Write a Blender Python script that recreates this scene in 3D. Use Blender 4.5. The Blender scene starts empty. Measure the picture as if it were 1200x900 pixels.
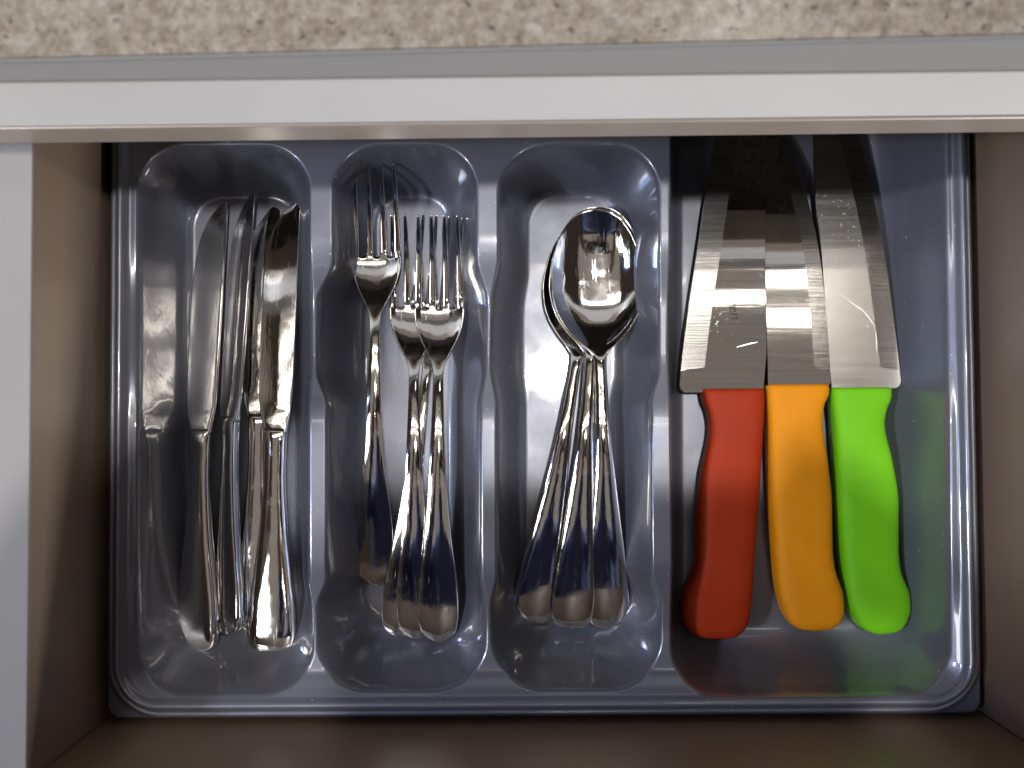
import bpy, bmesh, math, random
import numpy as np
from mathutils import Matrix, Vector

random.seed(7)
np.random.seed(7)
S = bpy.context.scene
C = S.collection
R = math.radians

# ------------------------------------------------------------------ camera
PITCH, ROLL, FPX, CAMZ = R(2.0), R(-0.35), 1250.0, 0.50
cam_d = bpy.data.cameras.new('camera')
cam = bpy.data.objects.new('camera', cam_d)
C.objects.link(cam)
cam_d.sensor_width = 36.0
cam_d.lens = 36.0 * FPX / 1200.0
cam_d.clip_start = 0.01
cam_d.clip_end = 50.0
CAMROT = Matrix.Rotation(PITCH, 3, 'X') @ Matrix.Rotation(ROLL, 3, 'Z')
cam.matrix_world = Matrix.Translation((0, 0, CAMZ)) @ CAMROT.to_4x4()
cam_d.dof.use_dof = True
cam_d.dof.focus_distance = 0.485
cam_d.dof.aperture_fstop = 12.0
S.camera = cam

# ------------------------------------------------------------------ world, lamps, exposure
w = bpy.data.worlds.new('World')
S.world = w
w.use_nodes = True
bg = w.node_tree.nodes['Background']
bg.inputs[0].default_value = (0.050, 0.038, 0.030, 1)
bg.inputs[1].default_value = 0.7


def area_lamp(name, loc, target, sx, sy, power, col, shape='RECTANGLE', spread=180):
    d = bpy.data.lights.new(name, 'AREA')
    d.shape = shape
    d.size, d.size_y = sx, sy
    d.energy = power
    d.color = col
    d.spread = R(spread)
    o = bpy.data.objects.new(name, d)
    o.location = loc
    v = Vector(target) - Vector(loc)
    o.rotation_euler = v.to_track_quat('-Z', 'Y').to_euler()
    C.objects.link(o)
    return o


def ceiling_tube(name, y, power):
    d = bpy.data.lights.new(name, 'AREA')
    d.shape = 'RECTANGLE'
    d.size, d.size_y = 1.60, 0.018
    d.energy = power
    d.color = (1.0, 0.92, 0.82)
    o = bpy.data.objects.new(name, d)
    o.location = (-0.05, y, 1.95)
    C.objects.link(o)
    return o


ceiling_tube('ceiling_tube', 0.43, 1.6)
ceiling_tube('ceiling_tube', 0.34, 1.6)
area_lamp('ceiling_lamp', (0.10, 0.09, 1.60), (0, 0, 0), 0.045, 0.045, 14.0, (1.0, 0.97, 0.93))
area_lamp('left_lamp', (-1.0, -0.22, 1.32), (0, 0, 0), 0.10, 0.10, 9.5, (0.94, 0.97, 1.0))
area_lamp('room_lamp', (1.0, -1.3, 0.40), (0, 0.05, 0.1), 0.25, 0.25, 21, (1.0, 0.985, 0.975))
area_lamp('ceiling_panel', (-0.95, -0.45, 1.70), (0, 0, 0), 0.30, 0.34, 5.0, (1.0, 0.97, 0.95))
area_lamp('blue_fill', (-1.0, -0.10, 1.3), (0, 0, 0.05), 0.16, 0.16, 5.0, (0.36, 0.52, 1.0))  # added blue fill from the left, turns the right-hand tray walls navy
area_lamp('ceiling_bounce', (0.0, -0.1, 2.3), (0, -0.1, 0), 2.0, 1.6, 2.3, (1.0, 0.90, 0.82))  # added soft fill, stands in for an unseen ceiling mirrored in the metal
d = bpy.data.lights.new('worktop_lamp', 'POINT')
d.energy = 1.6
d.shadow_soft_size = 0.05
d.color = (1.0, 0.95, 0.88)
o = bpy.data.objects.new('worktop_lamp', d)
o.location = (0.43, 0.76, 1.95)
C.objects.link(o)
for lx in (-0.07, 0.10):
    d = bpy.data.lights.new('ceiling_spot', 'POINT')
    d.energy = 0.9
    d.shadow_soft_size = 0.014
    d.color = (1.0, 0.93, 0.84)
    o = bpy.data.objects.new('ceiling_spot', d)
    o.location = (lx, -0.30, 1.9)
    C.objects.link(o)

S.view_settings.view_transform = 'Standard'
S.view_settings.look = 'None'
S.view_settings.gamma = 1.0
S.view_settings.exposure = 0.0
S.render.engine = 'CYCLES'
S.cycles.use_denoising = True
S.cycles.max_bounces = 10
S.cycles.glossy_bounces = 8
S.cycles.caustics_reflective = True
S.cycles.sample_clamp_indirect = 6.0
S.cycles.blur_glossy = 0.3


# ------------------------------------------------------------------ layout helpers
def P(u, v, z):
    """world point at height z seen at photo coordinates (1200 x 900)"""
    d = CAMROT @ Vector(((u - 600) / FPX, -(v - 450) / FPX, -1.0))
    t = (z - CAMZ) / d.z
    return Vector((d.x * t, d.y * t, z))


def mono(xs, ys):
    """monotone cubic through the points"""
    xs = np.array(xs, float)
    ys = np.array(ys, float)
    if xs[0] > xs[-1]:
        xs, ys = xs[::-1], ys[::-1]
    h = np.diff(xs)
    dl = np.diff(ys) / h
    m = np.zeros_like(xs)
    m[0], m[-1] = dl[0], dl[-1]
    for i in range(1, len(xs) - 1):
        if dl[i - 1] * dl[i] > 0:
            w1, w2 = 2 * h[i] + h[i - 1], h[i] + 2 * h[i - 1]
            m[i] = (w1 + w2) / (w1 / dl[i - 1] + w2 / dl[i])

    def f(x):
        x = np.clip(np.asarray(x, float), xs[0], xs[-1])
        i = np.clip(np.searchsorted(xs, x, side='right') - 1, 0, len(xs) - 2)
        t = (x - xs[i]) / h[i]
        return ((2 * t**3 - 3 * t**2 + 1) * ys[i] + (t**3 - 2 * t**2 + t) * h[i] * m[i]
                + (-2 * t**3 + 3 * t**2) * ys[i + 1] + (t**3 - t**2) * h[i] * m[i + 1])
    return f


def link(name, me, parent=None, m=None):
    o = bpy.data.objects.new(name, me)
    C.objects.link(o)
    if m is not None:
        me.materials.clear()
        me.materials.append(m)
    if parent is not None:
        o.parent = parent
    return o


def thing(name, label, cat, loc=(0, 0, 0), rot=(0, 0, 0), group=None):
    o = bpy.data.objects.new(name, None)
    C.objects.link(o)
    o.empty_display_size = 0.01
    o.location = loc
    o.rotation_euler = rot
    o['label'] = label
    o['category'] = cat
    if group:
        o['group'] = group
    return o


def mesh(name, verts, faces, smooth=True):
    me = bpy.data.meshes.new(name)
    me.from_pydata([tuple(v) for v in verts], [], [tuple(f) for f in faces])
    if smooth:
        me.polygons.foreach_set('use_smooth', np.ones(len(me.polygons), bool))
    me.update()
    return me


def loft(name, rings, cap=True, smooth=True):
    """closed rings of equal length -> tube with fan caps"""
    n = len(rings[0])
    verts, faces = [], []
    for r in rings:
        verts += [tuple(p) for p in r]
    for i in range(len(rings) - 1):
        for k in range(n):
            a, b = i * n + k, i * n + (k + 1) % n
            faces.append((a, b, b + n, a + n))
    if cap:
        for i, rev in ((0, True), (len(rings) - 1, False)):
            c = np.mean(np.array(rings[i], float), axis=0)
            verts.append(tuple(c))
            ci = len(verts) - 1
            for k in range(n):
                a, b = i * n + k, i * n + (k + 1) % n
                faces.append((b, a, ci) if rev else (a, b, ci))
    me = mesh(name, verts, faces, smooth)
    bm = bmesh.new()
    bm.from_mesh(me)
    bmesh.ops.recalc_face_normals(bm, faces=bm.faces)
    bm.to_mesh(me)
    bm.free()
    return me


def box_mesh(name, x0, x1, y0, y1, z0, z1, bev=0.001, seg=2):
    bm = bmesh.new()
    bmesh.ops.create_cube(bm, size=1.0)
    for v in bm.verts:
        v.co = Vector(((x0 + x1) / 2 + v.co.x * (x1 - x0), (y0 + y1) / 2 + v.co.y * (y1 - y0),
                       (z0 + z1) / 2 + v.co.z * (z1 - z0)))
    if bev:
        bmesh.ops.bevel(bm, geom=bm.edges[:], offset=bev, segments=seg, profile=0.5, affect='EDGES')
    me = bpy.data.meshes.new(name)
    bm.to_mesh(me)
    bm.free()
    return me


def prism_mesh(name, top_front, bot_front, depth_y, bev=0.0):
    """slab whose front face runs between two given lines and reaches back to y = depth_y"""
    (a, b), (c, d) = top_front, bot_front
    v = [a, b, Vector((b.x, depth_y, b.z)), Vector((a.x, depth_y, a.z)),
         c, d, Vector((d.x, depth_y, d.z)), Vector((c.x, depth_y, c.z))]
    f = [(0, 1, 2, 3), (7, 6, 5, 4), (4, 5, 1, 0), (5, 6, 2, 1), (6, 7, 3, 2), (7, 4, 0, 3)]
    me = mesh(name, v, f, False)
    if bev:
        bm = bmesh.new()
        bm.from_mesh(me)
        bmesh.ops.bevel(bm, geom=bm.edges[:], offset=bev, segments=3, profile=0.5, affect='EDGES')
        bm.to_mesh(me)
        bm.free()
    return me


def split_by_label(me, names):
    """cut one smooth mesh into part meshes that keep the normals of the whole"""
    nv, nf = len(me.vertices), len(me.polygons)
    co = np.empty(nv * 3)
    me.vertices.foreach_get('co', co)
    co = co.reshape(-1, 3)
    no = np.empty(nv * 3)
    me.vertex_normals.foreach_get('vector', no)
    no = no.reshape(-1, 3)
    lab = np.empty(nf, np.int32)
    me.polygons.foreach_get('material_index', lab)
    ls = np.empty(nf, np.int32)
    me.polygons.foreach_get('loop_start', ls)
    lt = np.empty(nf, np.int32)
    me.polygons.foreach_get('loop_total', lt)
    lv = np.empty(len(me.loops), np.int32)
    me.loops.foreach_get('vertex_index', lv)
    out = []
    for k, nm in enumerate(names):
        sel = np.where(lab == k)[0]
        fv = [lv[ls[i]:ls[i] + lt[i]] for i in sel]
        used = np.unique(np.concatenate(fv))
        remap = -np.ones(nv, np.int64)
        remap[used] = np.arange(len(used))
        m2 = bpy.data.meshes.new(nm)
        m2.from_pydata(co[used].tolist(), [], [remap[f].tolist() for f in fv])
        m2.polygons.foreach_set('use_smooth', np.ones(len(m2.polygons), bool))
        m2.update()
        m2.normals_split_custom_set_from_vertices(no[used].tolist())
        out.append(m2)
    return out


# ------------------------------------------------------------------ materials
def mat(name):
    m = bpy.data.materials.new(name)
    m.use_nodes = True
    nt = m.node_tree
    return m, nt, nt.nodes['Principled BSDF']


def node(nt, t, **kw):
    n = nt.nodes.new(t)
    for k, v in kw.items():
        if k.startswith('i_'):
            n.inputs[k[2:].replace('_', ' ')].default_value = v
        else:
            setattr(n, k, v)
    return n


def ramp(nt, src, stops):
    r = nt.nodes.new('ShaderNodeValToRGB')
    el = r.color_ramp.elements
    while len(el) > 1:
        el.remove(el[0])
    el[0].position, el[0].color = stops[0][0], stops[0][1]
    for p, c in stops[1:]:
        e = el.new(p)
        e.color = c
    nt.links.new(src, r.inputs[0])
    return r


def g(v, a=1):
    return (v, v, v, a)


def noise_of(nt, scale, detail=4, rough=0.5, stretch=None):
    tc = nt.nodes.new('ShaderNodeTexCoord')
    out = tc.outputs['Object']
    if stretch:
        mp = nt.nodes.new('ShaderNodeMapping')
        mp.inputs['Scale'].default_value = stretch
        nt.links.new(out, mp.inputs[0])
        out = mp.outputs[0]
    n = nt.nodes.new('ShaderNodeTexNoise')
    n.inputs['Scale'].default_value = scale
    n.inputs['Detail'].default_value = detail
    n.inputs['Roughness'].default_value = rough
    nt.links.new(out, n.inputs[0])
    return n.outputs[0]


def bump(nt, b, src, strength, dist):
    bp = nt.nodes.new('ShaderNodeBump')
    bp.inputs['Strength'].default_value = strength
    bp.inputs['Distance'].default_value = dist
    nt.links.new(src, bp.inputs['Height'])
    nt.links.new(bp.outputs[0], b.inputs['Normal'])
    return bp


def make_steel():
    m, nt, b = mat('polished_steel')
    b.inputs['Base Color'].default_value = (0.70, 0.685, 0.665, 1)
    b.inputs['Metallic'].default_value = 1
    n = noise_of(nt, 90, 5, 0.6)
    r = ramp(nt, n, [(0.35, g(0.035)), (0.58, g(0.07)), (0.75, g(0.20))])
    sc = noise_of(nt, 120, 3, 0.6, (9, 0.5, 1))
    rs = ramp(nt, sc, [(0.62, g(0)), (0.68, g(0.14))])
    ad = node(nt, 'ShaderNodeMath', operation='ADD')
    nt.links.new(r.outputs[0], ad.inputs[0])
    nt.links.new(rs.outputs[0], ad.inputs[1])
    nt.links.new(ad.outputs[0], b.inputs['Roughness'])
    n2 = noise_of(nt, 260, 3, 0.6, (3, 0.4, 1))
    bump(nt, b, n2, 0.05, 0.0006)
    return m


def make_blade(name, rough):
    m, nt, b = mat(name)
    b.inputs['Metallic'].default_value = 1
    spots = noise_of(nt, 420, 3, 0.7)
    big = noise_of(nt, 34, 3, 0.5)
    brushed = noise_of(nt, 260, 3, 0.6, (0.05, 2.2, 1))
    # residue spots gather in patches
    patch = ramp(nt, big, [(0.52, g(0)), (0.70, g(1))])
    sp = ramp(nt, spots, [(0.60, g(0)), (0.66, g(1))])
    mul = node(nt, 'ShaderNodeMath', operation='MULTIPLY')
    nt.links.new(patch.outputs[0], mul.inputs[0])
    nt.links.new(sp.outputs[0], mul.inputs[1])
    base = ramp(nt, brushed, [(0.3, (0.52, 0.505, 0.485, 1)), (0.7, (0.60, 0.585, 0.565, 1))])
    nt.links.new(base.outputs[0], b.inputs['Base Color'])
    r = node(nt, 'ShaderNodeMath', operation='MULTIPLY_ADD')
    nt.links.new(mul.outputs[0], r.inputs[0])
    r.inputs[1].default_value = 0.11
    r2 = node(nt, 'ShaderNodeMath', operation='MULTIPLY_ADD')
    nt.links.new(brushed, r2.inputs[0])
    r2.inputs[1].default_value = rough * .6
    r2.inputs[2].default_value = rough * .7
    nt.links.new(r2.outputs[0], r.inputs[2])
    nt.links.new(r.outputs[0], b.inputs['Roughness'])
    bump(nt, b, brushed, 0.02, 0.0002)
    return m


def make_bevel():
    m, nt, b = mat('ground_bevel_steel')
    b.inputs['Metallic'].default_value = 1
    n = noise_of(nt, 700, 3, 0.6, (0.05, 1.6, 1))
    r = ramp(nt, n, [(0.35, (0.34, 0.333, 0.322, 1)), (0.65, (0.52, 0.51, 0.49, 1))])
    nt.links.new(r.outputs[0], b.inputs['Base Color'])
    b.inputs['Roughness'].default_value = 0.13
    bump(nt, b, n, 0.06, 0.0003)
    return m


def make_plastic(name, col, rough=0.58):
    m, nt, b = mat(name)
    n = noise_of(nt, 22, 4, 0.6)
    c2 = tuple(x * 0.82 for x in col)
    r = ramp(nt, n, [(0.3, (*c2, 1)), (0.7, (*col, 1))])
    nt.links.new(r.outputs[0], b.inputs['Base Color'])
    b.inputs['Roughness'].default_value = rough
    b.inputs['Specular IOR Level'].default_value = 0.2
    b.inputs['Subsurface Weight'].default_value = 0.06
    b.inputs['Subsurface Radius'].default_value = (0.003, 0.002, 0.001)
    b.inputs['Subsurface Scale'].default_value = 1.0
    n2 = noise_of(nt, 620, 3, 0.6)
    bump(nt, b, n2, 0.28, 0.0006)
    return m


def make_tray():
    m, nt, b = mat('smoky_grey_plastic')
    n = noise_of(nt, 14, 4, 0.55)
    r = ramp(nt, n, [(0.3, (0.140, 0.146, 0.180, 1)), (0.7, (0.168, 0.174, 0.208, 1))])
    nt.links.new(r.outputs[0], b.inputs['Base Color'])
    n3 = noise_of(nt, 35, 4, 0.6)
    r3 = ramp(nt, n3, [(0.3, g(0.34)), (0.75, g(0.44))])
    b.inputs['Metallic'].default_value = 0.40
    nt.links.new(r3.outputs[0], b.inputs['Roughness'])
    b.inputs['IOR'].default_value = 1.53
    b.inputs['Coat Weight'].default_value = 1.0
    sm = noise_of(nt, 20, 5, 0.6)
    rs = ramp(nt, sm, [(0.40, g(0.02)), (0.70, g(0.14))])
    nt.links.new(rs.outputs[0], b.inputs['Coat Roughness'])
    dust = noise_of(nt, 520, 2, 0.5)
    rd = ramp(nt, dust, [(0.735, g(0)), (0.77, g(1))])
    mxd = node(nt, 'ShaderNodeMix', data_type='RGBA')
    nt.links.new(rd.outputs[0], mxd.inputs['Factor'])
    nt.links.new(r.outputs[0], mxd.inputs['A'])
    mxd.inputs['B'].default_value = (0.55, 0.54, 0.52, 1)
    nt.links.new(mxd.outputs['Result'], b.inputs['Base Color'])
    n2 = noise_of(nt, 45, 2, 0.5)
    bump(nt, b, n2, 0.18, 0.0012)
    return m


def make_taupe():
    m, nt, b = mat('taupe_lacquer')
    n = noise_of(nt, 10, 4, 0.6)
    r = ramp(nt, n, [(0.3, (0.235, 0.165, 0.118, 1)), (0.7, (0.265, 0.187, 0.134, 1))])
    nt.links.new(r.outputs[0], b.inputs['Base Color'])
    b.inputs['Roughness'].default_value = 0.36
    n2 = noise_of(nt, 1200, 2, 0.5)
    bump(nt, b, n2, 0.06, 0.0003)
    return m


def make_white(name, col=(0.72, 0.72, 0.74), rough=0.4):
    m, nt, b = mat(name)
    n = noise_of(nt, 9, 4, 0.6)
    r = ramp(nt, n, [(0.3, (col[0] * .95, col[1] * .95, col[2] * .95, 1)), (0.7, (*col, 1))])
    nt.links.new(r.outputs[0], b.inputs['Base Color'])
    b.inputs['Roughness'].default_value = rough
    n2 = noise_of(nt, 800, 2, 0.5)
    bump(nt, b, n2, 0.05, 0.0003)
    return m


def make_granite():
    m, nt, b = mat('beige_granite')
    big = noise_of(nt, 280, 6, 0.72)
    base = ramp(nt, big, [(0.30, (0.165, 0.137, 0.100, 1)), (0.45, (0.245, 0.208, 0.160, 1)),
                          (0.56, (0.31, 0.275, 0.225, 1)), (0.72, (0.40, 0.38, 0.34, 1))])
    fine = noise_of(nt, 300, 4, 0.65)
    dark = ramp(nt, fine, [(0.33, g(.9)), (0.40, g(0))])
    tc = nt.nodes.new('ShaderNodeTexCoord')
    vo = nt.nodes.new('ShaderNodeTexVoronoi')
    vo.inputs['Scale'].default_value = 420
    nt.links.new(tc.outputs['Object'], vo.inputs[0])
    mx = node(nt, 'ShaderNodeMix', data_type='RGBA')
    nt.links.new(dark.outputs[0], mx.inputs['Factor'])
    nt.links.new(base.outputs[0], mx.inputs['A'])
    mx.inputs['B'].default_value = (0.085, 0.075, 0.068, 1)
    mx2 = node(nt, 'ShaderNodeMix', data_type='RGBA', blend_type='MULTIPLY')
    mx2.inputs['Factor'].default_value = 0.35
    nt.links.new(mx.outputs['Result'], mx2.inputs['A'])
    hs = node(nt, 'ShaderNodeHueSaturation')
    hs.inputs['Saturation'].default_value = 0.0
    nt.links.new(vo.outputs['Color'], hs.inputs['Color'])
    nt.links.new(hs.outputs[0], mx2.inputs['B'])
    nt.links.new(mx2.outputs['Result'], b.inputs['Base Color'])
    b.inputs['Roughness'].default_value = 0.16
    bump(nt, b, fine, 0.08, 0.0006)
    return m


def make_metal_strip():
    m, nt, b = mat('champagne_metal')
    b.inputs['Base Color'].default_value = (0.40, 0.345, 0.295, 1)
    b.inputs['Metallic'].default_value = 0.25
    b.inputs['Roughness'].default_value = 0.38
    n = noise_of(nt, 900, 2, 0.5)
    bump(nt, b, n, 0.12, 0.0003)
    return m


def make_plain(name, col, rough=0.5, metal=0.0):
    m, nt, b = mat(name)
    n = noise_of(nt, 60, 3, 0.6)
    r = ramp(nt, n, [(0.3, (*[x * .9 for x in col], 1)), (0.7, (*col, 1))])
    nt.links.new(r.outputs[0], b.inputs['Base Color'])
    b.inputs['Roughness'].default_value = rough
    b.inputs['Metallic'].default_value = metal
    return m


STEEL, BEVEL = make_steel(), make_bevel()
BLADE, BLADE_SOFT, BLADE_SATIN = make_blade('blade_steel', .028), make_blade('soft_blade_steel', .05), make_blade('satin_blade_steel', .20)
TRAY, TAUPE = make_tray(), make_taupe()
WHITE = make_white('white_laminate', (0.76, 0.755, 0.75), 0.6)
PANEL = make_white('pale_grey_laminate', (0.25, 0.235, 0.225), 0.6)
GREYEDGE = make_white('grey_stone_edge', (0.22, 0.215, 0.21), 0.8)
GRANITE, STRIP = make_granite(), make_metal_strip()
RED = make_plastic('red_plastic', (0.40, 0.033, 0.004))
ORANGE = make_plastic('orange_plastic', (0.86, 0.31, 0.004))
GREEN = make_plastic('green_plastic', (0.19, 0.60, 0.008))
BLACK = make_plain('black_plastic', (0.012, 0.012, 0.013), 0.35)
ENGRAVE = make_plain('engraved_mark', (0.02, 0.02, 0.02), 0.6)
SCRATCH = make_plain('scratched_steel', (0.85, 0.84, 0.82), 0.35, 1.0)

# ------------------------------------------------------------------ cabinet front: countertop and rail
H = 0.045                                  # rim height of the tray above its floor
ZT = 0.112                                 # top of the drawer sides
Y_FACE = P(600, 158, ZT + 0.003).y


def z_at(v, y):
    lo, hi = 0.0, 0.45
    for _ in range(60):
        mid = (lo + hi) / 2
        if P(600, v, mid).y > y:
            lo = mid
        else:
            hi = mid
    return (lo + hi) / 2


Z_LIP, Z_RAIL, Z_EDGE, Z_TOP = ZT + 0.003, z_at(139.5, Y_FACE), z_at(88, Y_FACE), z_at(57, Y_FACE)


def line(v0, v1, z, x=0.62):
    a, b = P(0, v0, z), P(1200, v1, z)
    s = (b.y - a.y) / (b.x - a.x)
    return (Vector((-x, a.y + s * (-x - a.x), z)), Vector((x, a.y + s * (x - a.x), z)))


BACK = 0.42
ct = thing('countertop', 'speckled beige granite worktop with a smooth grey front edge above the open drawer',
           'countertop', (0, Y_FACE, Z_EDGE))
lt, lm = line(72, 43, Z_TOP), line(96, 83, Z_EDGE)


def at_root(me, root):
    inv = Matrix.LocRotScale(root.location, root.rotation_euler, None).inverted()
    me.transform(inv)
    return me


link('slab', at_root(prism_mesh('slab', (lt[0] + Vector((0, .0009, 0)), lt[1] + Vector((0, .0009, 0))),
                                (lm[0] + Vector((0, .0009, 0.0)), lm[1] + Vector((0, .0009, 0.0))), BACK), ct), ct, GRANITE)
# front edge: a thin band in front of the slab
vs = [lt[0] + Vector((0, .0, -.0003)), lt[1] + Vector((0, .0, -.0003)),
      lt[1] + Vector((0, .0007, -.0003)), lt[0] + Vector((0, .0007, -.0003)),
      lm[0], lm[1], lm[1] + Vector((0, .0007, 0)), lm[0] + Vector((0, .0007, 0))]
fe = mesh('front_edge', vs, [(0, 1, 2, 3), (7, 6, 5, 4), (4, 5, 1, 0), (5, 6, 2, 1), (6, 7, 3, 2), (7, 4, 0, 3)], False)
link('front_edge', at_root(fe, ct), ct, GREYEDGE)

rail = thing('cabinet_rail', 'white horizontal cabinet rail with champagne metal lower lip between worktop and drawer',
             'cabinet rail', (0, Y_FACE, Z_LIP))
ra, rb, rc = line(97.5, 84, Z_EDGE - .0012), line(147.5, 134, Z_RAIL), line(166.5, 153, Z_LIP)
sl = [ra[0], ra[1], ra[1] + Vector((0, .018, 0)), ra[0] + Vector((0, .018, 0)),
      rb[0], rb[1], rb[1] + Vector((0, .018, 0)), rb[0] + Vector((0, .018, 0))]
FB = [(0, 1, 2, 3), (7, 6, 5, 4), (4, 5, 1, 0), (5, 6, 2, 1), (6, 7, 3, 2), (7, 4, 0, 3)]
link('front_panel', at_root(mesh('front_panel', sl, FB, False), rail), rail, WHITE)
rb2 = [p + Vector((0, -.0012, -.0004)) for p in rb]
rc2 = [p + Vector((0, -.0006, 0)) for p in rc]
lp = [rb2[0], rb2[1], rb2[1] + Vector((0, .019, 0)), rb2[0] + Vector((0, .019, 0)),
      rc2[0], rc2[1], rc2[1] + Vector((0, .017, 0)), rc2[0] + Vector((0, .017, 0))]
lm_ = mesh('metal_lip', lp, FB, False)
bm = bmesh.new()
bm.from_mesh(lm_)
bmesh.ops.bevel(bm, geom=bm.edges[:], offset=0.0006, segments=3, profile=0.5, affect='EDGES')
bm.to_mesh(lm_)
bm.free()
link('metal_lip', at_root(lm_, rail), rail, STRIP)

# ------------------------------------------------------------------ drawer
XL = (P(121, 500, 0.036).x)
XR = (P(1152, 500, 0.036).x)
YF = P(600, 845, 0.038).y
YB = 0.36
ZB = -0.004
dr = thing('drawer', 'open drawer with taupe inner sides and a white left top edge holding the cutlery tray', 'drawer', (0, 0, ZB))
TH = 0.018


def drawer_part(name, me, m):
    return link(name, at_root(me, dr), dr, m)


# sides lean out a little, as pressed drawer sides do
def side(xb, xt, sgn):
    xo = xt + sgn * TH
    v = [(xb, YF, ZB), (xb, YB, ZB), (xt, YB, ZT - .001), (xt, YF, ZT - .001),
         (xo, YF, ZB), (xo, YB, ZB), (xo, YB, ZT - .001), (xo, YF, ZT - .001)]
    f = [(0, 1, 2, 3), (7, 6, 5, 4), (0, 4, 5, 1), (1, 5, 6, 2), (2, 6, 7, 3), (3, 7, 4, 0)]
    me = mesh('side', v, f, False)
    bm = bmesh.new()
    bm.from_mesh(me)
    bmesh.ops.recalc_face_normals(bm, faces=bm.faces)
    bm.to_mesh(me)
    bm.free()
    return me


xtl = P(35, 500, ZT).x
xtr = XR + (XL - xtl) * 0.9
drawer_part('side_panel', side(XL - .001, xtl, -1), TAUPE)
drawer_part('side_panel', side(XR + .001, xtr, 1), TAUPE)
drawer_part('top_edge', box_mesh('top_edge', xtl - TH - .02, xtl + .0004, YF - .03, YB, ZT - .001, ZT + .0012, .0004), PANEL)
drawer_part('top_edge', box_mesh('top_edge', xtr - .0004, xtr + TH, YF - .03, YB, ZT - .001, ZT + .0012, .0004), PANEL)
drawer_part('front_panel', box_mesh('front_panel', xtl - TH, xtr + TH, YF - .020, YF - .0006, ZB, ZT - .0016, .0008), TAUPE)
drawer_part('back_panel', box_mesh('back_panel', xtl - TH, xtr + TH, YB + .0006, YB + .016, ZB, ZT - .004, .0008), TAUPE)
drawer_part('bottom_panel', box_mesh('bottom_panel', xtl - TH, xtr + TH, YF - .02, YB + .016, ZB - .012, ZB - .0004, 0), TAUPE)

# ------------------------------------------------------------------ cutlery tray (moulded sheet)
tr = thing('cutlery_tray', 'smoky grey glossy plastic cutlery tray with four compartments lying in the drawer', 'tray', (0, 0, ZB))


def X(u, v=500, z=H):
    return P(u, v, z).x


def Yv(v, z=H, u=600):
    return P(u, v, z).y


ox0, ox1, oy0, oy1 = X(118.5), X(1154), Yv(846), 0.30
DX = 0.00075
gx = np.arange(ox0 - .0015, ox1 + .0015 + DX, DX)
gy = np.arange(oy0 - .0015, oy1 + .0015 + DX, DX)
GX, GY = np.meshgrid(gx, gy)


def sd_box(px, py, hx, hy, r):
    qx, qy = np.abs(px) - (hx - r), np.abs(py) - (hy - r)
    return np.minimum(np.maximum(qx, qy), 0) + np.hypot(np.maximum(qx, 0), np.maximum(qy, 0)) - r


def ss(t):
    t = np.clip(t, 0, 1)
    return t * t * (3 - 2 * t)


def var_edge(pts):
    """x of a compartment edge along y, from photo points (v, u)"""
    f = mono([Yv(v) for v, u in pts], [X(u, v) for v, u in pts])
    return f


def compartment(xl, xr, y0, y1, r_top, r_bot, wl, wr, wf, wb):
    """0 outside the rim outline, 1 on the floor"""
    L, Rr = xl(GY), xr(GY)
    c, hw = (L + Rr) / 2, (Rr - L) / 2
    hw0 = float(np.median(hw))
    px = (GX - c) * (hw0 / hw)
    cy, hy = (y0 + y1) / 2, (y1 - y0) / 2
    dA = -sd_box(px, GY - cy, hw0, hy, r_top)
    bx0, bx1, by0, by1 = -hw0 + wl, hw0 - wr, y0 + wf, y1 - wb
    dB = sd_box(px - (bx0 + bx1) / 2, GY - (by0 + by1) / 2, (bx1 - bx0) / 2, (by1 - by0) / 2, r_bot)
    dB = np.maximum(dB, 0)
    dA = np.maximum(dA, 0)
    return dA / (dA + dB + 1e-9)


def wallprof(t):
    """height factor 1 at the rim, 0 on the floor, rounded at the top, wide cove at the bottom"""
    # eased at the rim, steep below it, running out into a wide cove
    q = t * t / (t + .10) * 1.10
    return np.clip(1 - q, 0, 1) ** 2.3


def dent(v0, v1, depth, soft):
    """depth of a dip across the dividers between photo rows v0 (far) and v1 (near)"""
    a, b = Yv(v1), Yv(v0)
    s = soft
    return depth * ss((GY - a) / s + .5) * ss((b - GY) / s + .5)


YB1 = Yv(166)
comps = [
    compartment(var_edge([(120, 158), (860, 156)]), var_edge([(120, 362), (320, 362), (360, 361), (450, 362), (480, 361), (680, 361), (715, 364), (860, 364)]),
                Yv(816), YB1, .020, .014, .013, .015, .026, .015),
    compartment(var_edge([(120, 388), (300, 388), (350, 367), (430, 366), (475, 380), (675, 380), (715, 366), (860, 364)]),
                var_edge([(120, 559), (300, 559), (350, 571), (430, 570), (475, 564), (675, 564), (715, 570), (860, 570)]),
                Yv(814), YB1, .020, .014, .015, .0165, .026, .015),
    compartment(var_edge([(120, 583), (300, 583), (350, 575), (430, 574), (475, 581), (675, 581), (715, 574), (860, 575)]),
                var_edge([(120, 775), (300, 775), (350, 777), (430, 777), (475, 766), (675, 766), (715, 779), (860, 781)]),
                Yv(814), YB1, .022, .014, .015, .0165, .026, .015),
    compartment(var_edge([(120, 787), (500, 787), (860, 790)]), var_edge([(120, 1112), (860, 1122)]),
                Yv(823), oy1 - .013, .021, .014, .012, .022, .024, .012),
    compartment(var_edge([(120, 158), (860, 156)]), var_edge([(120, 770), (860, 770)]),
                Yv(150), oy1 - .013, .019, .014, .010, .0085, .014, .016),
]
d_out = -sd_box(GX - (ox0 + ox1) / 2, GY - (oy0 + oy1) / 2, (ox1 - ox0) / 2, (oy1 - oy0) / 2, 0.024)
d_flange = -sd_box(GX - (ox0 + ox1) / 2, GY - (oy0 + oy1) / 2, (ox1 - ox0) / 2, (oy1 - oy0) / 2, 0.005)
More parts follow.
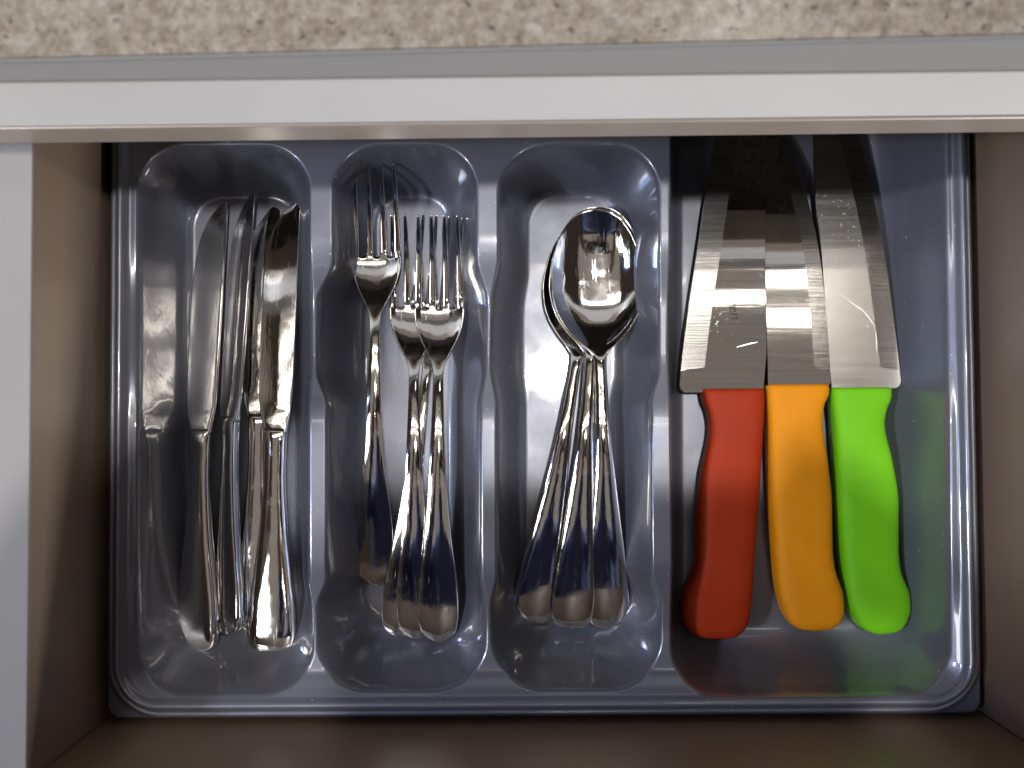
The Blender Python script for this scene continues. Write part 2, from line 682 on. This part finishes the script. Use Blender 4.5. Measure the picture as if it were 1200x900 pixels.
web = np.full_like(GX, H - .003)
inner = ss((d_out - .009) / .012)
web -= inner * dent(318, 455, 0.0065, 0.034)
web -= inner * ss((Yv(700) - GY) / .034 + .5) * 0.006
far = ss((GY - Yv(172)) / .02)
Z = np.array(web)
T = np.stack([wallprof(c) for c in comps])
Z = Z * T.min(axis=0)
# rim: outer lip, step, ridge, groove
rim_pts = [(-.02, -.0100), (-.0016, -.0092), (0.0, -.0085), (.0006, -.0078), (.0018, -.0062), (.0034, -.0066), (.0046, -.0035), (.0060, -.0004), (.0074, 0.0), (.0088, -.0012), (.0105, -.003), (.0120, -.003)]
rimf = mono([p[0] for p in rim_pts], [p[1] for p in rim_pts])
# the rim stays at full height: it replaces the web where it stands
rim_z = H + rimf(np.clip(d_out, -.02, .012))
blend = ss((d_out - .0095) / .002)
Zt = rim_z * (1 - blend) + Z * blend
Zt = np.where(d_flange < -.0002, ZB + .0005, Zt)
# gentle unevenness of thin moulded sheet
Zt = Zt + 0.00012 * np.sin(GX * 95 + 1.3 * np.sin(GY * 60)) * np.sin(GY * 80 + GX * 30)
gyz, gxz = np.gradient(Zt, DX)
NRM = np.stack([-gxz, -gyz, np.ones_like(Zt)], axis=-1)
NRM /= np.linalg.norm(NRM, axis=-1, keepdims=True)
ny, nx = Zt.shape
idx = np.arange(ny * nx).reshape(ny, nx)
quads = np.stack([idx[:-1, :-1], idx[:-1, 1:], idx[1:, 1:], idx[1:, :-1]], axis=-1).reshape(-1, 4)
# label every face: compartments 0..4, dividers and web 5, rim 6
cs = np.stack(comps)
best = cs.argmax(axis=0)
lab = np.where(cs.max(axis=0) > 0.02, best, 5)
lab = np.where(d_out < .0108, 6, lab)
fl = lab[:-1, :-1].reshape(-1)
CO = np.stack([GX, GY, Zt - ZB], axis=-1).reshape(-1, 3)
NR = NRM.reshape(-1, 3)


def grid_part(name, q, m):
    used, inv = np.unique(q, return_inverse=True)
    inv = inv.reshape(q.shape)
    me = bpy.data.meshes.new(name)
    me.vertices.add(len(used))
    me.vertices.foreach_set('co', CO[used].reshape(-1))
    me.loops.add(q.size)
    me.loops.foreach_set('vertex_index', inv.reshape(-1).astype(np.int32))
    me.polygons.add(len(q))
    me.polygons.foreach_set('loop_start', (np.arange(len(q)) * 4).astype(np.int32))
    me.polygons.foreach_set('use_smooth', np.ones(len(q), bool))
    me.update()
    me.validate()
    me.normals_split_custom_set_from_vertices(NR[used].tolist())
    return link(name, me, tr, m)


for k, nm in enumerate(['compartment'] * 5 + ['divider', 'rim']):
    o = grid_part(nm, quads[fl == k], TRAY)

# ------------------------------------------------------------------ forks
FL = 0.194


def fork_parts():
    a, gp = 0.30, (2 - 4 * 0.30) / 3
    cols = []
    for i in range(4):
        s = -1 + i * (a + gp)
        cols += [s, s + a * .33, s + a * .67, s + a]
    cols = np.array(cols)
    wf = mono([0, .0015, .004, .009, .014, .022, .035, .05, .07, .09, .112, .121, .1255, .129, .134, .139, .144, .149, .153, .160],
              [.0085, .0130, .0160, .0180, .0186, .0182, .0158, .0122, .0088, .0066, .0050, .0047, .0051, .0074, .0128, .0178, .0212, .0230, .0234, .0234])
    zf = mono([0, .02, .05, .085, .11, .122, .130, .138, .146, .153, .165, .18, .194],
              [.0030, .0056, .0100, .0122, .0100, .0082, .0066, .0050, .0042, .0040, .0056, .0092, .0150])
    cr = mono([0, .005, .02, .06, .11, .122, .130, .14, .153, .16], [.0004, .0008, .0009, .0006, .0006, .0004, -.0004, -.0016, -.0022, -.0022])
    tf = mono([0, .01, .05, .09, .122, .14, .153, .194], [.0016, .0020, .0026, .0030, .0030, .0022, .0020, .0015])
    ys = np.concatenate([[0, .0008, .0025, .005, .009], np.linspace(.014, .118, 20), np.linspace(.122, .1515, 12), [.153]])
    verts, faces, labs = [], [], []

    def add_pair(x, y, z, t):
        verts.append((x, y, z))
        verts.append((x, y, z - t))
        return len(verts) - 2
    grid = []
    for y in ys:
        hw = float(wf(y)) / 2
        row = []
        for u in cols:
            # round the end of the handle in plan
            row.append(add_pair(u * hw, y + (0.0016 * u * u if y < .003 else 0), float(zf(y)) + float(cr(y)) * (1 - u * u), float(tf(y)) * (1 - .25 * u * u)))
        grid.append(row)

    def quad(p, q, r, s, l):
        faces.append((p, q, r, s))
        faces.append((s + 1, r + 1, q + 1, p + 1))
        labs.extend([l, l])
    nc = len(cols)
    for i in range(len(ys) - 1):
        l = 0 if ys[i] < .1215 else 1
        for k in range(nc - 1):
            quad(grid[i][k], grid[i][k + 1], grid[i + 1][k + 1], grid[i + 1][k], l)
        for k, f in ((0, True), (nc - 1, False)):
            p, q = grid[i][k], grid[i + 1][k]
            faces.append((p, q, q + 1, p + 1) if f else (q, p, p + 1, q + 1))
            labs.append(l)
    for k in range(nc - 1):
        p, q = grid[0][k], grid[0][k + 1]
        faces.append((q, p, p + 1, q + 1))
        labs.append(0)
    last = grid[-1]
    for i in range(3):                       # gap roots
        p, q = last[i * 4 + 3], last[i * 4 + 4]
        faces.append((p, q, q + 1, p + 1))
        labs.append(1)
    for i in range(4):
        rows = [last[i * 4:i * 4 + 4]]
        cu = (cols[i * 4] + cols[i * 4 + 3]) / 2
        tys = np.concatenate([[.1545, .157], np.linspace(.162, .190, 9), [.1928, .194]])
        for y in tys:
            f = (y - .153) / (.194 - .153)
            cx = cu * .0115 * (1 - .10 * f)
            hw = .0115 * a / 2 * (1 - .20 * f - .40 * f * f)
            if y > .1935:
                hw *= .55
            rows.append([add_pair(cx + (j / 1.5 - 1) * hw, y, float(zf(y)) + float(cr(.16)) * (1 - cu * cu) * (1 - .55 * f), float(tf(y))) for j in range(4)])
        for r in range(len(rows) - 1):
            for j in range(3):
                quad(rows[r][j], rows[r][j + 1], rows[r + 1][j + 1], rows[r + 1][j], 2 + i)
            for j, ff in ((0, True), (3, False)):
                p, q = rows[r][j], rows[r + 1][j]
                faces.append((p, q, q + 1, p + 1) if ff else (q, p, p + 1, q + 1))
                labs.append(2 + i)
        for j in range(3):
            p, q = rows[-1][j], rows[-1][j + 1]
            faces.append((p, q, q + 1, p + 1))
            labs.append(2 + i)
    me = mesh('fork', verts, faces)
    for k in range(6):
        me.materials.append(STEEL)
    me.polygons.foreach_set('material_index', np.array(labs, np.int32))
    bm = bmesh.new()
    bm.from_mesh(me)
    bmesh.ops.recalc_face_normals(bm, faces=bm.faces)
    bm.to_mesh(me)
    bm.free()
    tmp = bpy.data.objects.new('fork_build', me)
    C.objects.link(tmp)
    sm = tmp.modifiers.new('s', 'SUBSURF')
    sm.levels = sm.render_levels = 2
    dg = bpy.context.evaluated_depsgraph_get()
    ev = bpy.data.meshes.new_from_object(tmp.evaluated_get(dg))
    bpy.data.objects.remove(tmp)
    return split_by_label(ev, ['handle', 'head', 'tine', 'tine', 'tine', 'tine'])


def place(root, base, tip, z0, z1, length, pz=(0, 0), roll=0.0):
    """lay a thing whose own axis is +Y from base to tip (photo points); pz: its own height there"""
    a, b = P(base[0], base[1], z0 + pz[0]), P(tip[0], tip[1], z1 + pz[1])
    d = b - a
    hor = math.hypot(d.x, d.y)
    root.location = (a.x, a.y, z0)
    sc = hor / length
    root.scale = (sc, sc, sc)
    rot = (Matrix.Rotation(math.atan2(-d.x, d.y), 3, 'Z') @ Matrix.Rotation(math.atan2(z1 - z0, hor), 3, 'X')
           @ Matrix.Rotation(roll, 3, 'Y'))
    root.rotation_euler = rot.to_euler()


def copy_tree(o):
    r = o.copy()
    C.objects.link(r)
    for ch in list(o.children):
        c = ch.copy()
        C.objects.link(c)
        c.parent = r
        for gch in list(ch.children):
            gc = gch.copy()
            C.objects.link(gc)
            gc.parent = c
    return r


fork0 = thing('fork', '', 'fork', group='table forks in the second compartment')
for me in fork_parts():
    link(me.name.split('.')[0], me, fork0, STEEL)
fork_spots = [
    # base, tip, z0, z1, label
    ((440, 686), (438, 187), .0006, .0130, 'polished steel fork lying apart on the left with its tines reaching farthest up', 0),
    ((467, 746), (519, 252), .0004, .0004, 'lowest fork of the crossed pile, its handle slanting out to the lower left', 0),
    ((489, 749), (482, 251), .0042, .0038, 'middle fork of the pile, partly covered by the topmost fork', 0),
    ((514, 752), (513, 252), .0084, .0082, 'topmost polished steel fork of the pile with its whole head in view', 0),
]
for i, (b, t, z0, z1, lb, rl) in enumerate(fork_spots):
    f = fork0 if i == 0 else copy_tree(fork0)
    f['label'] = lb
    place(f, b, t, z0, z1, FL, (.002, .014), rl)

# ------------------------------------------------------------------ spoons
SL = 0.191


def ring(xl, xr, y, zc, t, depth=0.0, n=40, p=0.45, crown=0.0):
    out = []
    hw, cx = (xr - xl) / 2, (xr + xl) / 2
    for k in range(n):
        th = 2 * math.pi * k / n
        c, s = math.cos(th), math.sin(th)
        e = math.copysign(abs(s) ** p, s)
        zz = zc - depth * (1 - abs(c) ** 2.7) + crown * (1 - c * c)
        out.append((cx + hw * c, y, zz + t / 2 * e))
    return out


def spoon_parts():
    wf = mono([0, .0006, .002, .005, .009, .014, .022, .035, .05, .065, .085, .105, .118, .1235, .127, .132, .139, .147, .155, .163, .171, .178, .184, .188, .1902, .191],
              [.0034, .0102, .0152, .0180, .0190, .0192, .0184, .0162, .0132, .0106, .0076, .0060, .0056, .0062, .0105, .0205, .0320, .0392, .0420, .0416, .0388, .0340, .0272, .0194, .0106, .0012])
    zf = mono([0, .02, .05, .085, .108, .1205, .126, .132, .15, .17, .191], [.0022, .0052, .0096, .0120, .0100, .0090, .0088, .0088, .0088, .0088, .0092])
    dp = mono([0, .1235, .127, .132, .14, .150, .160, .170, .180, .187, .191], [0, 0, .0008, .0030, .0056, .0066, .0066, .0058, .0040, .0016, 0])
    cr = mono([0, .004, .02, .06, .11, .1215, .126], [.0002, .0006, .0007, .0006, .0005, .0004, 0])
    tf = mono([0, .002, .05, .09, .118, .128, .15, .191], [.0012, .0018, .0022, .0026, .0028, .0018, .0013, .0010])
    hy = np.concatenate([.006 * (1 - np.cos(np.linspace(0, math.pi / 2, 14))), np.linspace(.0075, .1235, 60)])
    by = np.concatenate([np.linspace(.1235, .17, 40), .17 + .021 * np.sin(np.linspace(0, math.pi / 2, 26))[1:]])
    rows = np.unique(np.concatenate([hy, by]))
    rings = [ring(-float(wf(y)) / 2, float(wf(y)) / 2, y, float(zf(y)), float(tf(y)), float(dp(y)), 56, .45, float(cr(y))) for y in rows]
    me = loft('spoon', rings)
    for k in range(2):
        me.materials.append(STEEL)
    n = len(me.polygons)
    cen = np.empty(n * 3)
    me.polygons.foreach_get('center', cen)
    cen = cen.reshape(-1, 3)
    me.polygons.foreach_set('material_index', (cen[:, 1] > .1235).astype(np.int32))
    return split_by_label(me, ['handle', 'bowl'])


sp0 = thing('spoon', '', 'spoon', group='table spoons nested in the third compartment')
for me in spoon_parts():
    link(me.name.split('.')[0], me, sp0, STEEL)
spoon_spots = [
    ((622, 730), (705, 249), .0002, .0, 'bottom spoon of the nested three, its handle fanned out to the left'),
    ((669, 736), (704, 243), .0034, .0020, 'middle spoon of the nested three, its handle between the other two'),
    ((713, 735), (697, 246), .0026, .0042, 'top spoon of the nested three with its whole mirror-like bowl in view'),
]
for i, (b, t, z0, z1, lb) in enumerate(spoon_spots):
    f = sp0 if i == 0 else copy_tree(sp0)
    f['label'] = lb
    place(f, b, t, z0, z1, SL, (.002, .009))

# ------------------------------------------------------------------ table knives
KL = 0.2105


def knife_parts():
    # handle 0 .. .103, blade .103 .. .2105 ; spine on +x
    hl = mono([0, .0006, .002, .005, .010, .018, .035, .06, .085, .097, .103], [-.0008, -.0045, -.0076, -.0102, -.0112, -.0109, -.0090, -.0062, -.0048, -.0050, -.0054])
    hr = mono([0, .0006, .002, .005, .010, .018, .035, .06, .085, .097, .103], [.0008, .0045, .0076, .0102, .0112, .0109, .0090, .0062, .0048, .0050, .0054])
    ht = mono([0, .001, .004, .012, .04, .07, .09, .098, .1035], [.0016, .0040, .0058, .0068, .0070, .0064, .0060, .0066, .0052])
    rows = np.concatenate([.005 * (1 - np.cos(np.linspace(0, math.pi / 2, 12))), np.linspace(.0065, .1035, 46)])
    rings = [ring(float(hl(y)), float(hr(y)), y, .0036, float(ht(y)), 0, 44, .48) for y in rows]
    hm = loft('handle', rings)
    bl = mono([.1005, .106, .112, .120, .140, .165, .180, .190, .198, .204, .2085, .2105],
              [-.0052, -.0062, -.0076, -.0084, -.0088, -.0086, -.0078, -.0062, -.0036, -.0002, .0040, .0074])
    br = mono([.1005, .106, .112, .125, .2, .2085, .2105], [.0052, .0060, .0070, .0076, .0082, .0083, .0080])
    bt = mono([.1005, .106, .114, .13, .2105], [.0050, .0036, .0024, .0020, .0013])
    rows = np.concatenate([np.linspace(.1005, .118, 14), np.linspace(.122, .205, 34), [.2070, .2085, .2096, .2102, .2105]])
    rings = []
    for y in rows:
        xl, xr, t = float(bl(y)), float(br(y)), float(bt(y))
        k = float(ss((y - .106) / .014))
        r = []
        n = 32
        for j in range(n):
            th = 2 * math.pi * j / n
            c, s = math.cos(th), math.sin(th)
            x = (xl + xr) / 2 + (xr - xl) / 2 * c
            # wedge: thin at the cutting edge (c = -1)
            wedge = (1 - k) + k * (.16 + .84 * min(1.0, (c + 1) / 1.1))
            e = math.copysign(abs(s) ** .18, s)
            r.append((x, y, .0036 + t / 2 * e * wedge))
        rings.append([(px_, py_, pz_ - .052 * max(0.0, y - .110)) for px_, py_, pz_ in r])
    bm_ = loft('blade', rings)
    return hm, bm_


kn0 = thing('table_knife', '', 'table knife', group='table knives in the first compartment')
hm, bl_ = knife_parts()
link('handle', hm, kn0, STEEL)
link('blade', bl_, kn0, STEEL)
kn_spots = [
    ((318, 768), (331, 233), .0040, .0030, R(-3), 'table knife lying flat at the right of its compartment, blade face fully in view'),
    ((300, 745), (309, 222), .0002, .0004, R(0), 'table knife half hidden under the flat one, blade peeking out on its left'),
    ((269, 746), (283, 226), .0050, .0060, R(-38), 'table knife tipped steeply on its side, second from the left wall of its compartment'),
    ((232, 765), (247, 236), .0046, .0060, R(-15), 'leftmost table knife, nearest the left tray wall that mirrors it'),
]
for i, (b, t, z0, z1, rl, lb) in enumerate(kn_spots):
    f = kn0 if i == 0 else copy_tree(kn0)
    f['label'] = lb
    place(f, b, t, z0, z1, KL, (.004, .0), rl)

# ------------------------------------------------------------------ kitchen knives
def kitchen_knife(label, handle_mat, hv, hl, hr, bv, spine, edge, spine_right, bev_w, z_heel, z_tip, v_tip, blade_mat, plunge=433):
    """hv / hl / hr: photo rows with left and right outline of the handle; bv / spine / edge likewise for the blade"""
    zc = 0.0105
    base = P((hl[-1] + hr[-1]) / 2, hv[-1], 0.0)
    root = thing('kitchen_knife', label, 'kitchen knife', base, group='kitchen knives with coloured handles')
    fl_, fr_ = mono(hv, hl), mono(hv, hr)
    v0, v1 = hv[0], hv[-1]
    n = 64
    tt = np.linspace(0, 1, n)
    vs_ = v0 + (v1 - v0) * np.concatenate([[0, .0015, .004, .008, .014], np.linspace(.022, .93, 52), .93 + .07 * np.sin(np.linspace(0, math.pi / 2, 22))[1:]])
    tk = mono([0, .006, .02, .5, .88, .95, .985, 1.0], [.0120, .0145, .0156, .0178, .0182, .0170, .0128, .0040])
    sh = mono([0, .004, .015, 1.0], [.92, .975, 1.0, 1.0])
    rings = []
    for v in vs_:
        f = (v - v0) / (v1 - v0)
        a, b = P(float(fl_(v)), v, zc), P(float(fr_(v)), v, zc)
        t = float(tk(f))
        cx, hw = (a.x + b.x) / 2, (b.x - a.x) / 2 * float(sh(f))
        r = []
        for k in range(48):
            th = 2 * math.pi * k / 48
            c, s = math.cos(th), math.sin(th)
            e = 2 / 4.4
            r.append((cx + hw * math.copysign(abs(c) ** e, c), a.y, zc + t / 2 * math.copysign(abs(s) ** e, s)))
        rings.append(r)
    hmsh = loft('handle', rings)
    link('handle', at_root(hmsh, root), root, handle_mat)
    # blade
    fs, fe_ = mono(bv, spine), mono(bv, edge)
    vb = max(bv)
    rows = np.unique(np.concatenate([np.linspace(v_tip, v_tip + 30, 14), np.linspace(v_tip + 30, plunge - 4, 40), np.linspace(plunge - 4, plunge + 3, 6), np.linspace(plunge + 3, vb - 12, 5),
                                     vb - 12 * (1 - np.sin(np.linspace(0, math.pi / 2, 9)))]))
    rt, rbv = [], []
    for v in rows:
        f = (vb - v) / (vb - v_tip)
        z = z_heel + (z_tip - z_heel) * f
        us, ue = float(fs(v)), float(fe_(v))
        # round the heel corner
        q = (v - (vb - 10)) / 10
        if q > 0:
            ue += (us - ue) / abs(us - ue) * 10 * (1 - math.sqrt(max(0, 1 - q * q)))
        k = float(ss((plunge + 2 - v) / 5))
        bw = min(bev_w, .55 * abs(us - ue)) * k + .4
        ub = ue + (us - ue) / max(abs(us - ue), 1e-6) * bw
        th = .0011 * (1 - .35 * f)
        eth = th * .92
        ps, pb, pe = P(us, v, z), P(ub, v, z), P(ue, v, z)
        rt.append([(ps.x, ps.y, z + th), (pb.x, pb.y, z + th), (pe.x, pe.y, z + eth - (th - eth) * .0), (pe.x, pe.y, z - eth), (pb.x, pb.y, z - th), (ps.x, ps.y, z - th)])
    V, F, FB_, FW = [], [], [], []
    for r in rt:
        V += r
    m_ = len(rt)
    for i in range(m_ - 1):
        a, b = i * 6, (i + 1) * 6
        for k in range(6):
            k2 = (k + 1) % 6
            q = (a + k, a + k2, b + k2, b + k)
            (FB_ if k == 1 else F).append(q)
    F.append(tuple(range(5, -1, -1)))
    F.append(tuple((m_ - 1) * 6 + k for k in range(6)))

    def sub(name, faces):
        used = sorted({i for f in faces for i in f})
        mp = {u: i for i, u in enumerate(used)}
        me = mesh(name, [V[u] for u in used], [[mp[i] for i in f] for f in faces], False)
        bm = bmesh.new()
        bm.from_mesh(me)
        bmesh.ops.recalc_face_normals(bm, faces=bm.faces)
        bm.to_mesh(me)
        bm.free()
        return at_root(me, root)
    blade = link('blade', sub('blade', F), root, blade_mat)
    bev = sub('bevel', FB_)
    bvo = link('bevel', bev, blade, BEVEL)
    # the bevel is an open strip: point it up
    if np.mean([p.normal.z for p in bev.polygons]) < 0:
        bev.flip_normals()

    def surf(u, v):
        f = (vb - v) / (vb - v_tip)
        z = z_heel + (z_tip - z_heel) * f + .0011 * (1 - .35 * f)
        return P(u, v, z)
    return root, blade, surf


red, red_blade, red_s = kitchen_knife(
    'large kitchen knife with a red handle and the widest blade, leftmost of the coloured ones', RED,
    [456, 470, 482, 500, 560, 620, 655, 672, 690, 710, 725, 738, 745, 748.5],
    [821, 823, 828, 830.5, 820, 815, 815, 811, 802, 798.5, 799, 807, 820, 846],
    [893.5, 894, 893.5, 892.5, 889, 884.5, 882, 881, 880, 878, 876, 869, 860, 848],
    [-40, 0, 60, 155, 300, 380, 420, 460], [918, 918, 917.5, 914.5, 905, 899.5, 897, 893.5], [917, 890, 862, 839, 816, 804, 799, 795],
    True, 27, .0112, .0085, -40, BLADE)
orange, orange_blade, orange_s = kitchen_knife(
    'kitchen knife with an orange handle and curved narrow blade, between red and green ones', ORANGE,
    [451, 462, 476, 495, 540, 590, 640, 665, 680, 695, 710, 722, 733, 739],
    [896, 896.5, 897, 898, 899, 901, 904.5, 906.5, 908, 910.5, 914.5, 919.5, 929, 950],
    [969.5, 969, 963, 961, 967, 972, 972.5, 975, 980, 985, 986, 984.5, 976, 953],
    [140, 155, 200, 250, 300, 350, 400, 455], [904, 903, 899.5, 897.5, 896.5, 897, 898.5, 899.5], [905, 913, 935, 950, 960, 966, 970, 973.5],
    False, 18, .0125, .0095, 141, BLADE_SOFT)
green, green_blade, green_s = kitchen_knife(
    'kitchen knife with a bright green handle, rightmost of the coloured ones', GREEN,
    [454.5, 466, 480, 496, 540, 590, 640, 665, 680, 695, 710, 724, 736, 743],
    [971, 971.5, 972.5, 974, 976.5, 979, 982.5, 985, 987, 989.5, 993, 999, 1009, 1027],
    [1042, 1041.5, 1036, 1033, 1042, 1049, 1049, 1051, 1056, 1062, 1063, 1060, 1052, 1030],
    [40, 100, 155, 220, 300, 380, 420, 455], [948, 949.5, 952, 955, 962.5, 968, 971, 974], [950, 982, 1003, 1020, 1036, 1047, 1052, 1056],
    False, 22, .0112, .0078, 41, BLADE_SATIN)


# marks on the blades
def scratch(surf, pts, wpx, parent, root, name, m):
    V, F = [], []
    for i, (u, v) in enumerate(pts):
        a, b = pts[max(i - 1, 0)], pts[min(i + 1, len(pts) - 1)]
        dx, dy = b[0] - a[0], b[1] - a[1]
        L = math.hypot(dx, dy)
        nx_, ny_ = -dy / L * wpx / 2, dx / L * wpx / 2
        k = 1.0 if 0 < i < len(pts) - 1 else .3
        for s in (-1, 1):
            p = surf(u + nx_ * s * k, v + ny_ * s * k)
            V.append((p.x, p.y, p.z + .00012))
    for i in range(len(pts) - 1):
        F.append((2 * i, 2 * i + 1, 2 * i + 3, 2 * i + 2))
    me = mesh(name, V, F, False)
    if me.polygons[0].normal.z < 0:
        me.flip_normals()
    return link(name, at_root(me, root), parent, m)


scratch(red_s, [(863, 407), (872, 404.5), (880, 402.5), (888, 401)], 1.6, red_blade, red, 'scratch', SCRATCH)
for pts in ([(1001, 357), (1008, 361), (1014, 367), (1020, 375), (1025, 382)],
            [(996, 353), (1002, 358), (1007, 363)], [(984, 343), (990, 349)], [(1026, 388), (1027, 400), (1027.5, 412)], [(978, 330), (983, 336)]):
    scratch(green_s, pts, 1.3, green_blade, green, 'scratch', SCRATCH)


def engraving(text, u, v, size_px, rot, surf, parent, root):
    cu = bpy.data.curves.new('engraving', 'FONT')
    cu.body = text
    cu.size = 1.0
    cu.shear = 0.3
    cu.align_x, cu.align_y = 'CENTER', 'CENTER'
    tmp = bpy.data.objects.new('tmp', cu)
    C.objects.link(tmp)
    dg = bpy.context.evaluated_depsgraph_get()
    me = bpy.data.meshes.new_from_object(tmp.evaluated_get(dg))
    bpy.data.objects.remove(tmp)
    p = surf(u, v)
    s = size_px * (CAMZ - p.z) / FPX
    me.transform(Matrix.Translation(p + Vector((0, 0, .00012))) @ Matrix.Rotation(rot, 4, 'Z') @ Matrix.Scale(s, 4))
    me.name = 'engraving'
    return link('engraving', at_root(me, root), parent, ENGRAVE)


engraving('ren', 860, 362, 17, R(-80), red_s, red_blade, red)

# ------------------------------------------------------------------ the photographer and the phone, seen as reflections in the metal
ph = thing('smartphone', 'black smartphone held flat above the drawer', 'phone', (0, 0, CAMZ + .004))
link('body', box_mesh('body', -.024, .136, -.070, .008, 0.0, .009, .003, 3), ph, BLACK)


def photographer():
    V, E, RAD = [], [], []

    def v(p, r, par=None):
        V.append(p)
        RAD.append(r)
        if par is not None:
            E.append((par, len(V) - 1))
        return len(V) - 1
    hip = v((0, -.46, .02), .150)
    waist = v((0, -.46, .20), .135, hip)
    chest = v((0, -.40, .43), .140, waist)
    upper = v((.005, -.31, .62), .120, chest)
    neck = v((.005, -.23, .71), .056, upper)
    jaw = v((.01, -.17, .765), .066, neck)
    head = v((.02, -.15, .85), .092, jaw)
    v((.02, -.18, .92), .072, head)
    for sx in (-1, 1):
        hx = .055 + sx * .105
        oy = .062 if sx < 0 else 0.0          # left hand moved forward so it shades the table knife compartment
        sh = v((sx * .17, -.31, .62), .064, upper)
        el = v((sx * .21, -.26, .42), .042, sh)
        wr = v((hx + sx * .050, -.100 + oy, .510), .027, el)
        pa = v((hx + sx * .022, -.042 + oy, .517), .030, wr)
        # four fingers over the back edge of the phone, thumb along its side
        for k, (dx, ln) in enumerate(((.018, .062), (.006, .070), (-.008, .066), (-.020, .054))):
            a = v((hx + sx * (.002 + dx * .4) - sx * .004, oy - .024 + dx * .35, .526), .0095, pa)
            b = v((hx - sx * (.014 + ln * .25), oy - .006 + dx * .8, .523), .0085, a)
            v((hx - sx * (.018 + ln * .42), oy + .004 + dx * .9, .512), .0075, b)
        t = v((hx - sx * .004, oy - .076, .520), .011, pa)
        v((hx - sx * .030, oy - .076, .519), .009, t)
        th = v((sx * .10, -.52, -.12), .095, hip)
        kn = v((sx * .11, -.50, -.45), .065, th)
        an = v((sx * .11, -.53, -.82), .042, kn)
        v((sx * .12, -.42, -.86), .040, an)
    me = bpy.data.meshes.new('body')
    me.from_pydata(V, E, [])
    o = bpy.data.objects.new('tmp', me)
    C.objects.link(o)
    bpy.context.view_layer.objects.active = o
    md = o.modifiers.new('skin', 'SKIN')
    md.use_smooth_shade = True
    for i, d in enumerate(me.skin_vertices[0].data):
        k = 1.0 if 4 <= i <= 7 else 1.0
        d.radius = (RAD[i] * (1.15 if i < 4 else k), RAD[i] * (.8 if i < 4 else k))
    me.skin_vertices[0].data[0].use_root = True
    sb = o.modifiers.new('sub', 'SUBSURF')
    sb.levels = sb.render_levels = 1
    dg = bpy.context.evaluated_depsgraph_get()
    ev = bpy.data.meshes.new_from_object(o.evaluated_get(dg))
    bpy.data.objects.remove(o)
    return ev


pr = thing('person', 'person in a navy sweater leaning over the drawer with a phone, mirrored in the spoon', 'person', (0, -.52, -.90))
bd = photographer()
bd.name = 'body'
bd.transform(Matrix.Translation((0, .52, .90)))
bd.materials.clear()
NAVY = make_plain('navy_knit', (0.085, 0.115, 0.26), 0.9)
SKIN = make_plain('skin', (0.42, 0.24, 0.17), 0.5)
HAIR = make_plain('dark_hair', (0.015, 0.011, 0.009), 0.5)
TROUSERS = make_plain('dark_trousers', (0.02, 0.02, 0.024), 0.9)
for m in (NAVY, SKIN, TROUSERS):
    bd.materials.append(m)
for p in bd.polygons:
    c = p.center
    z, y = c.z - .90, c.y - .52
    p.material_index = 2 if z < .02 else (1 if (z > .70 or (y > -.115 and z > .4)) else 0)
    p.use_smooth = True
link('body', bd, pr)
bm = bmesh.new()
bmesh.ops.create_uvsphere(bm, u_segments=24, v_segments=16, radius=.105)
for v in bm.verts:
    v.co = Vector((v.co.x * .92, v.co.y * 1.05 - .012, v.co.z))
bmesh.ops.delete(bm, geom=[v for v in bm.verts if v.co.z < -.01 and v.co.y > -.035], context='VERTS')
hm_ = bpy.data.meshes.new('hair')
bm.to_mesh(hm_)
bm.free()
hm_.transform(Matrix.Translation((.02, .52 - .180, .90 + .885)))
hm_.polygons.foreach_set('use_smooth', np.ones(len(hm_.polygons), bool))
link('hair', hm_, pr, HAIR)
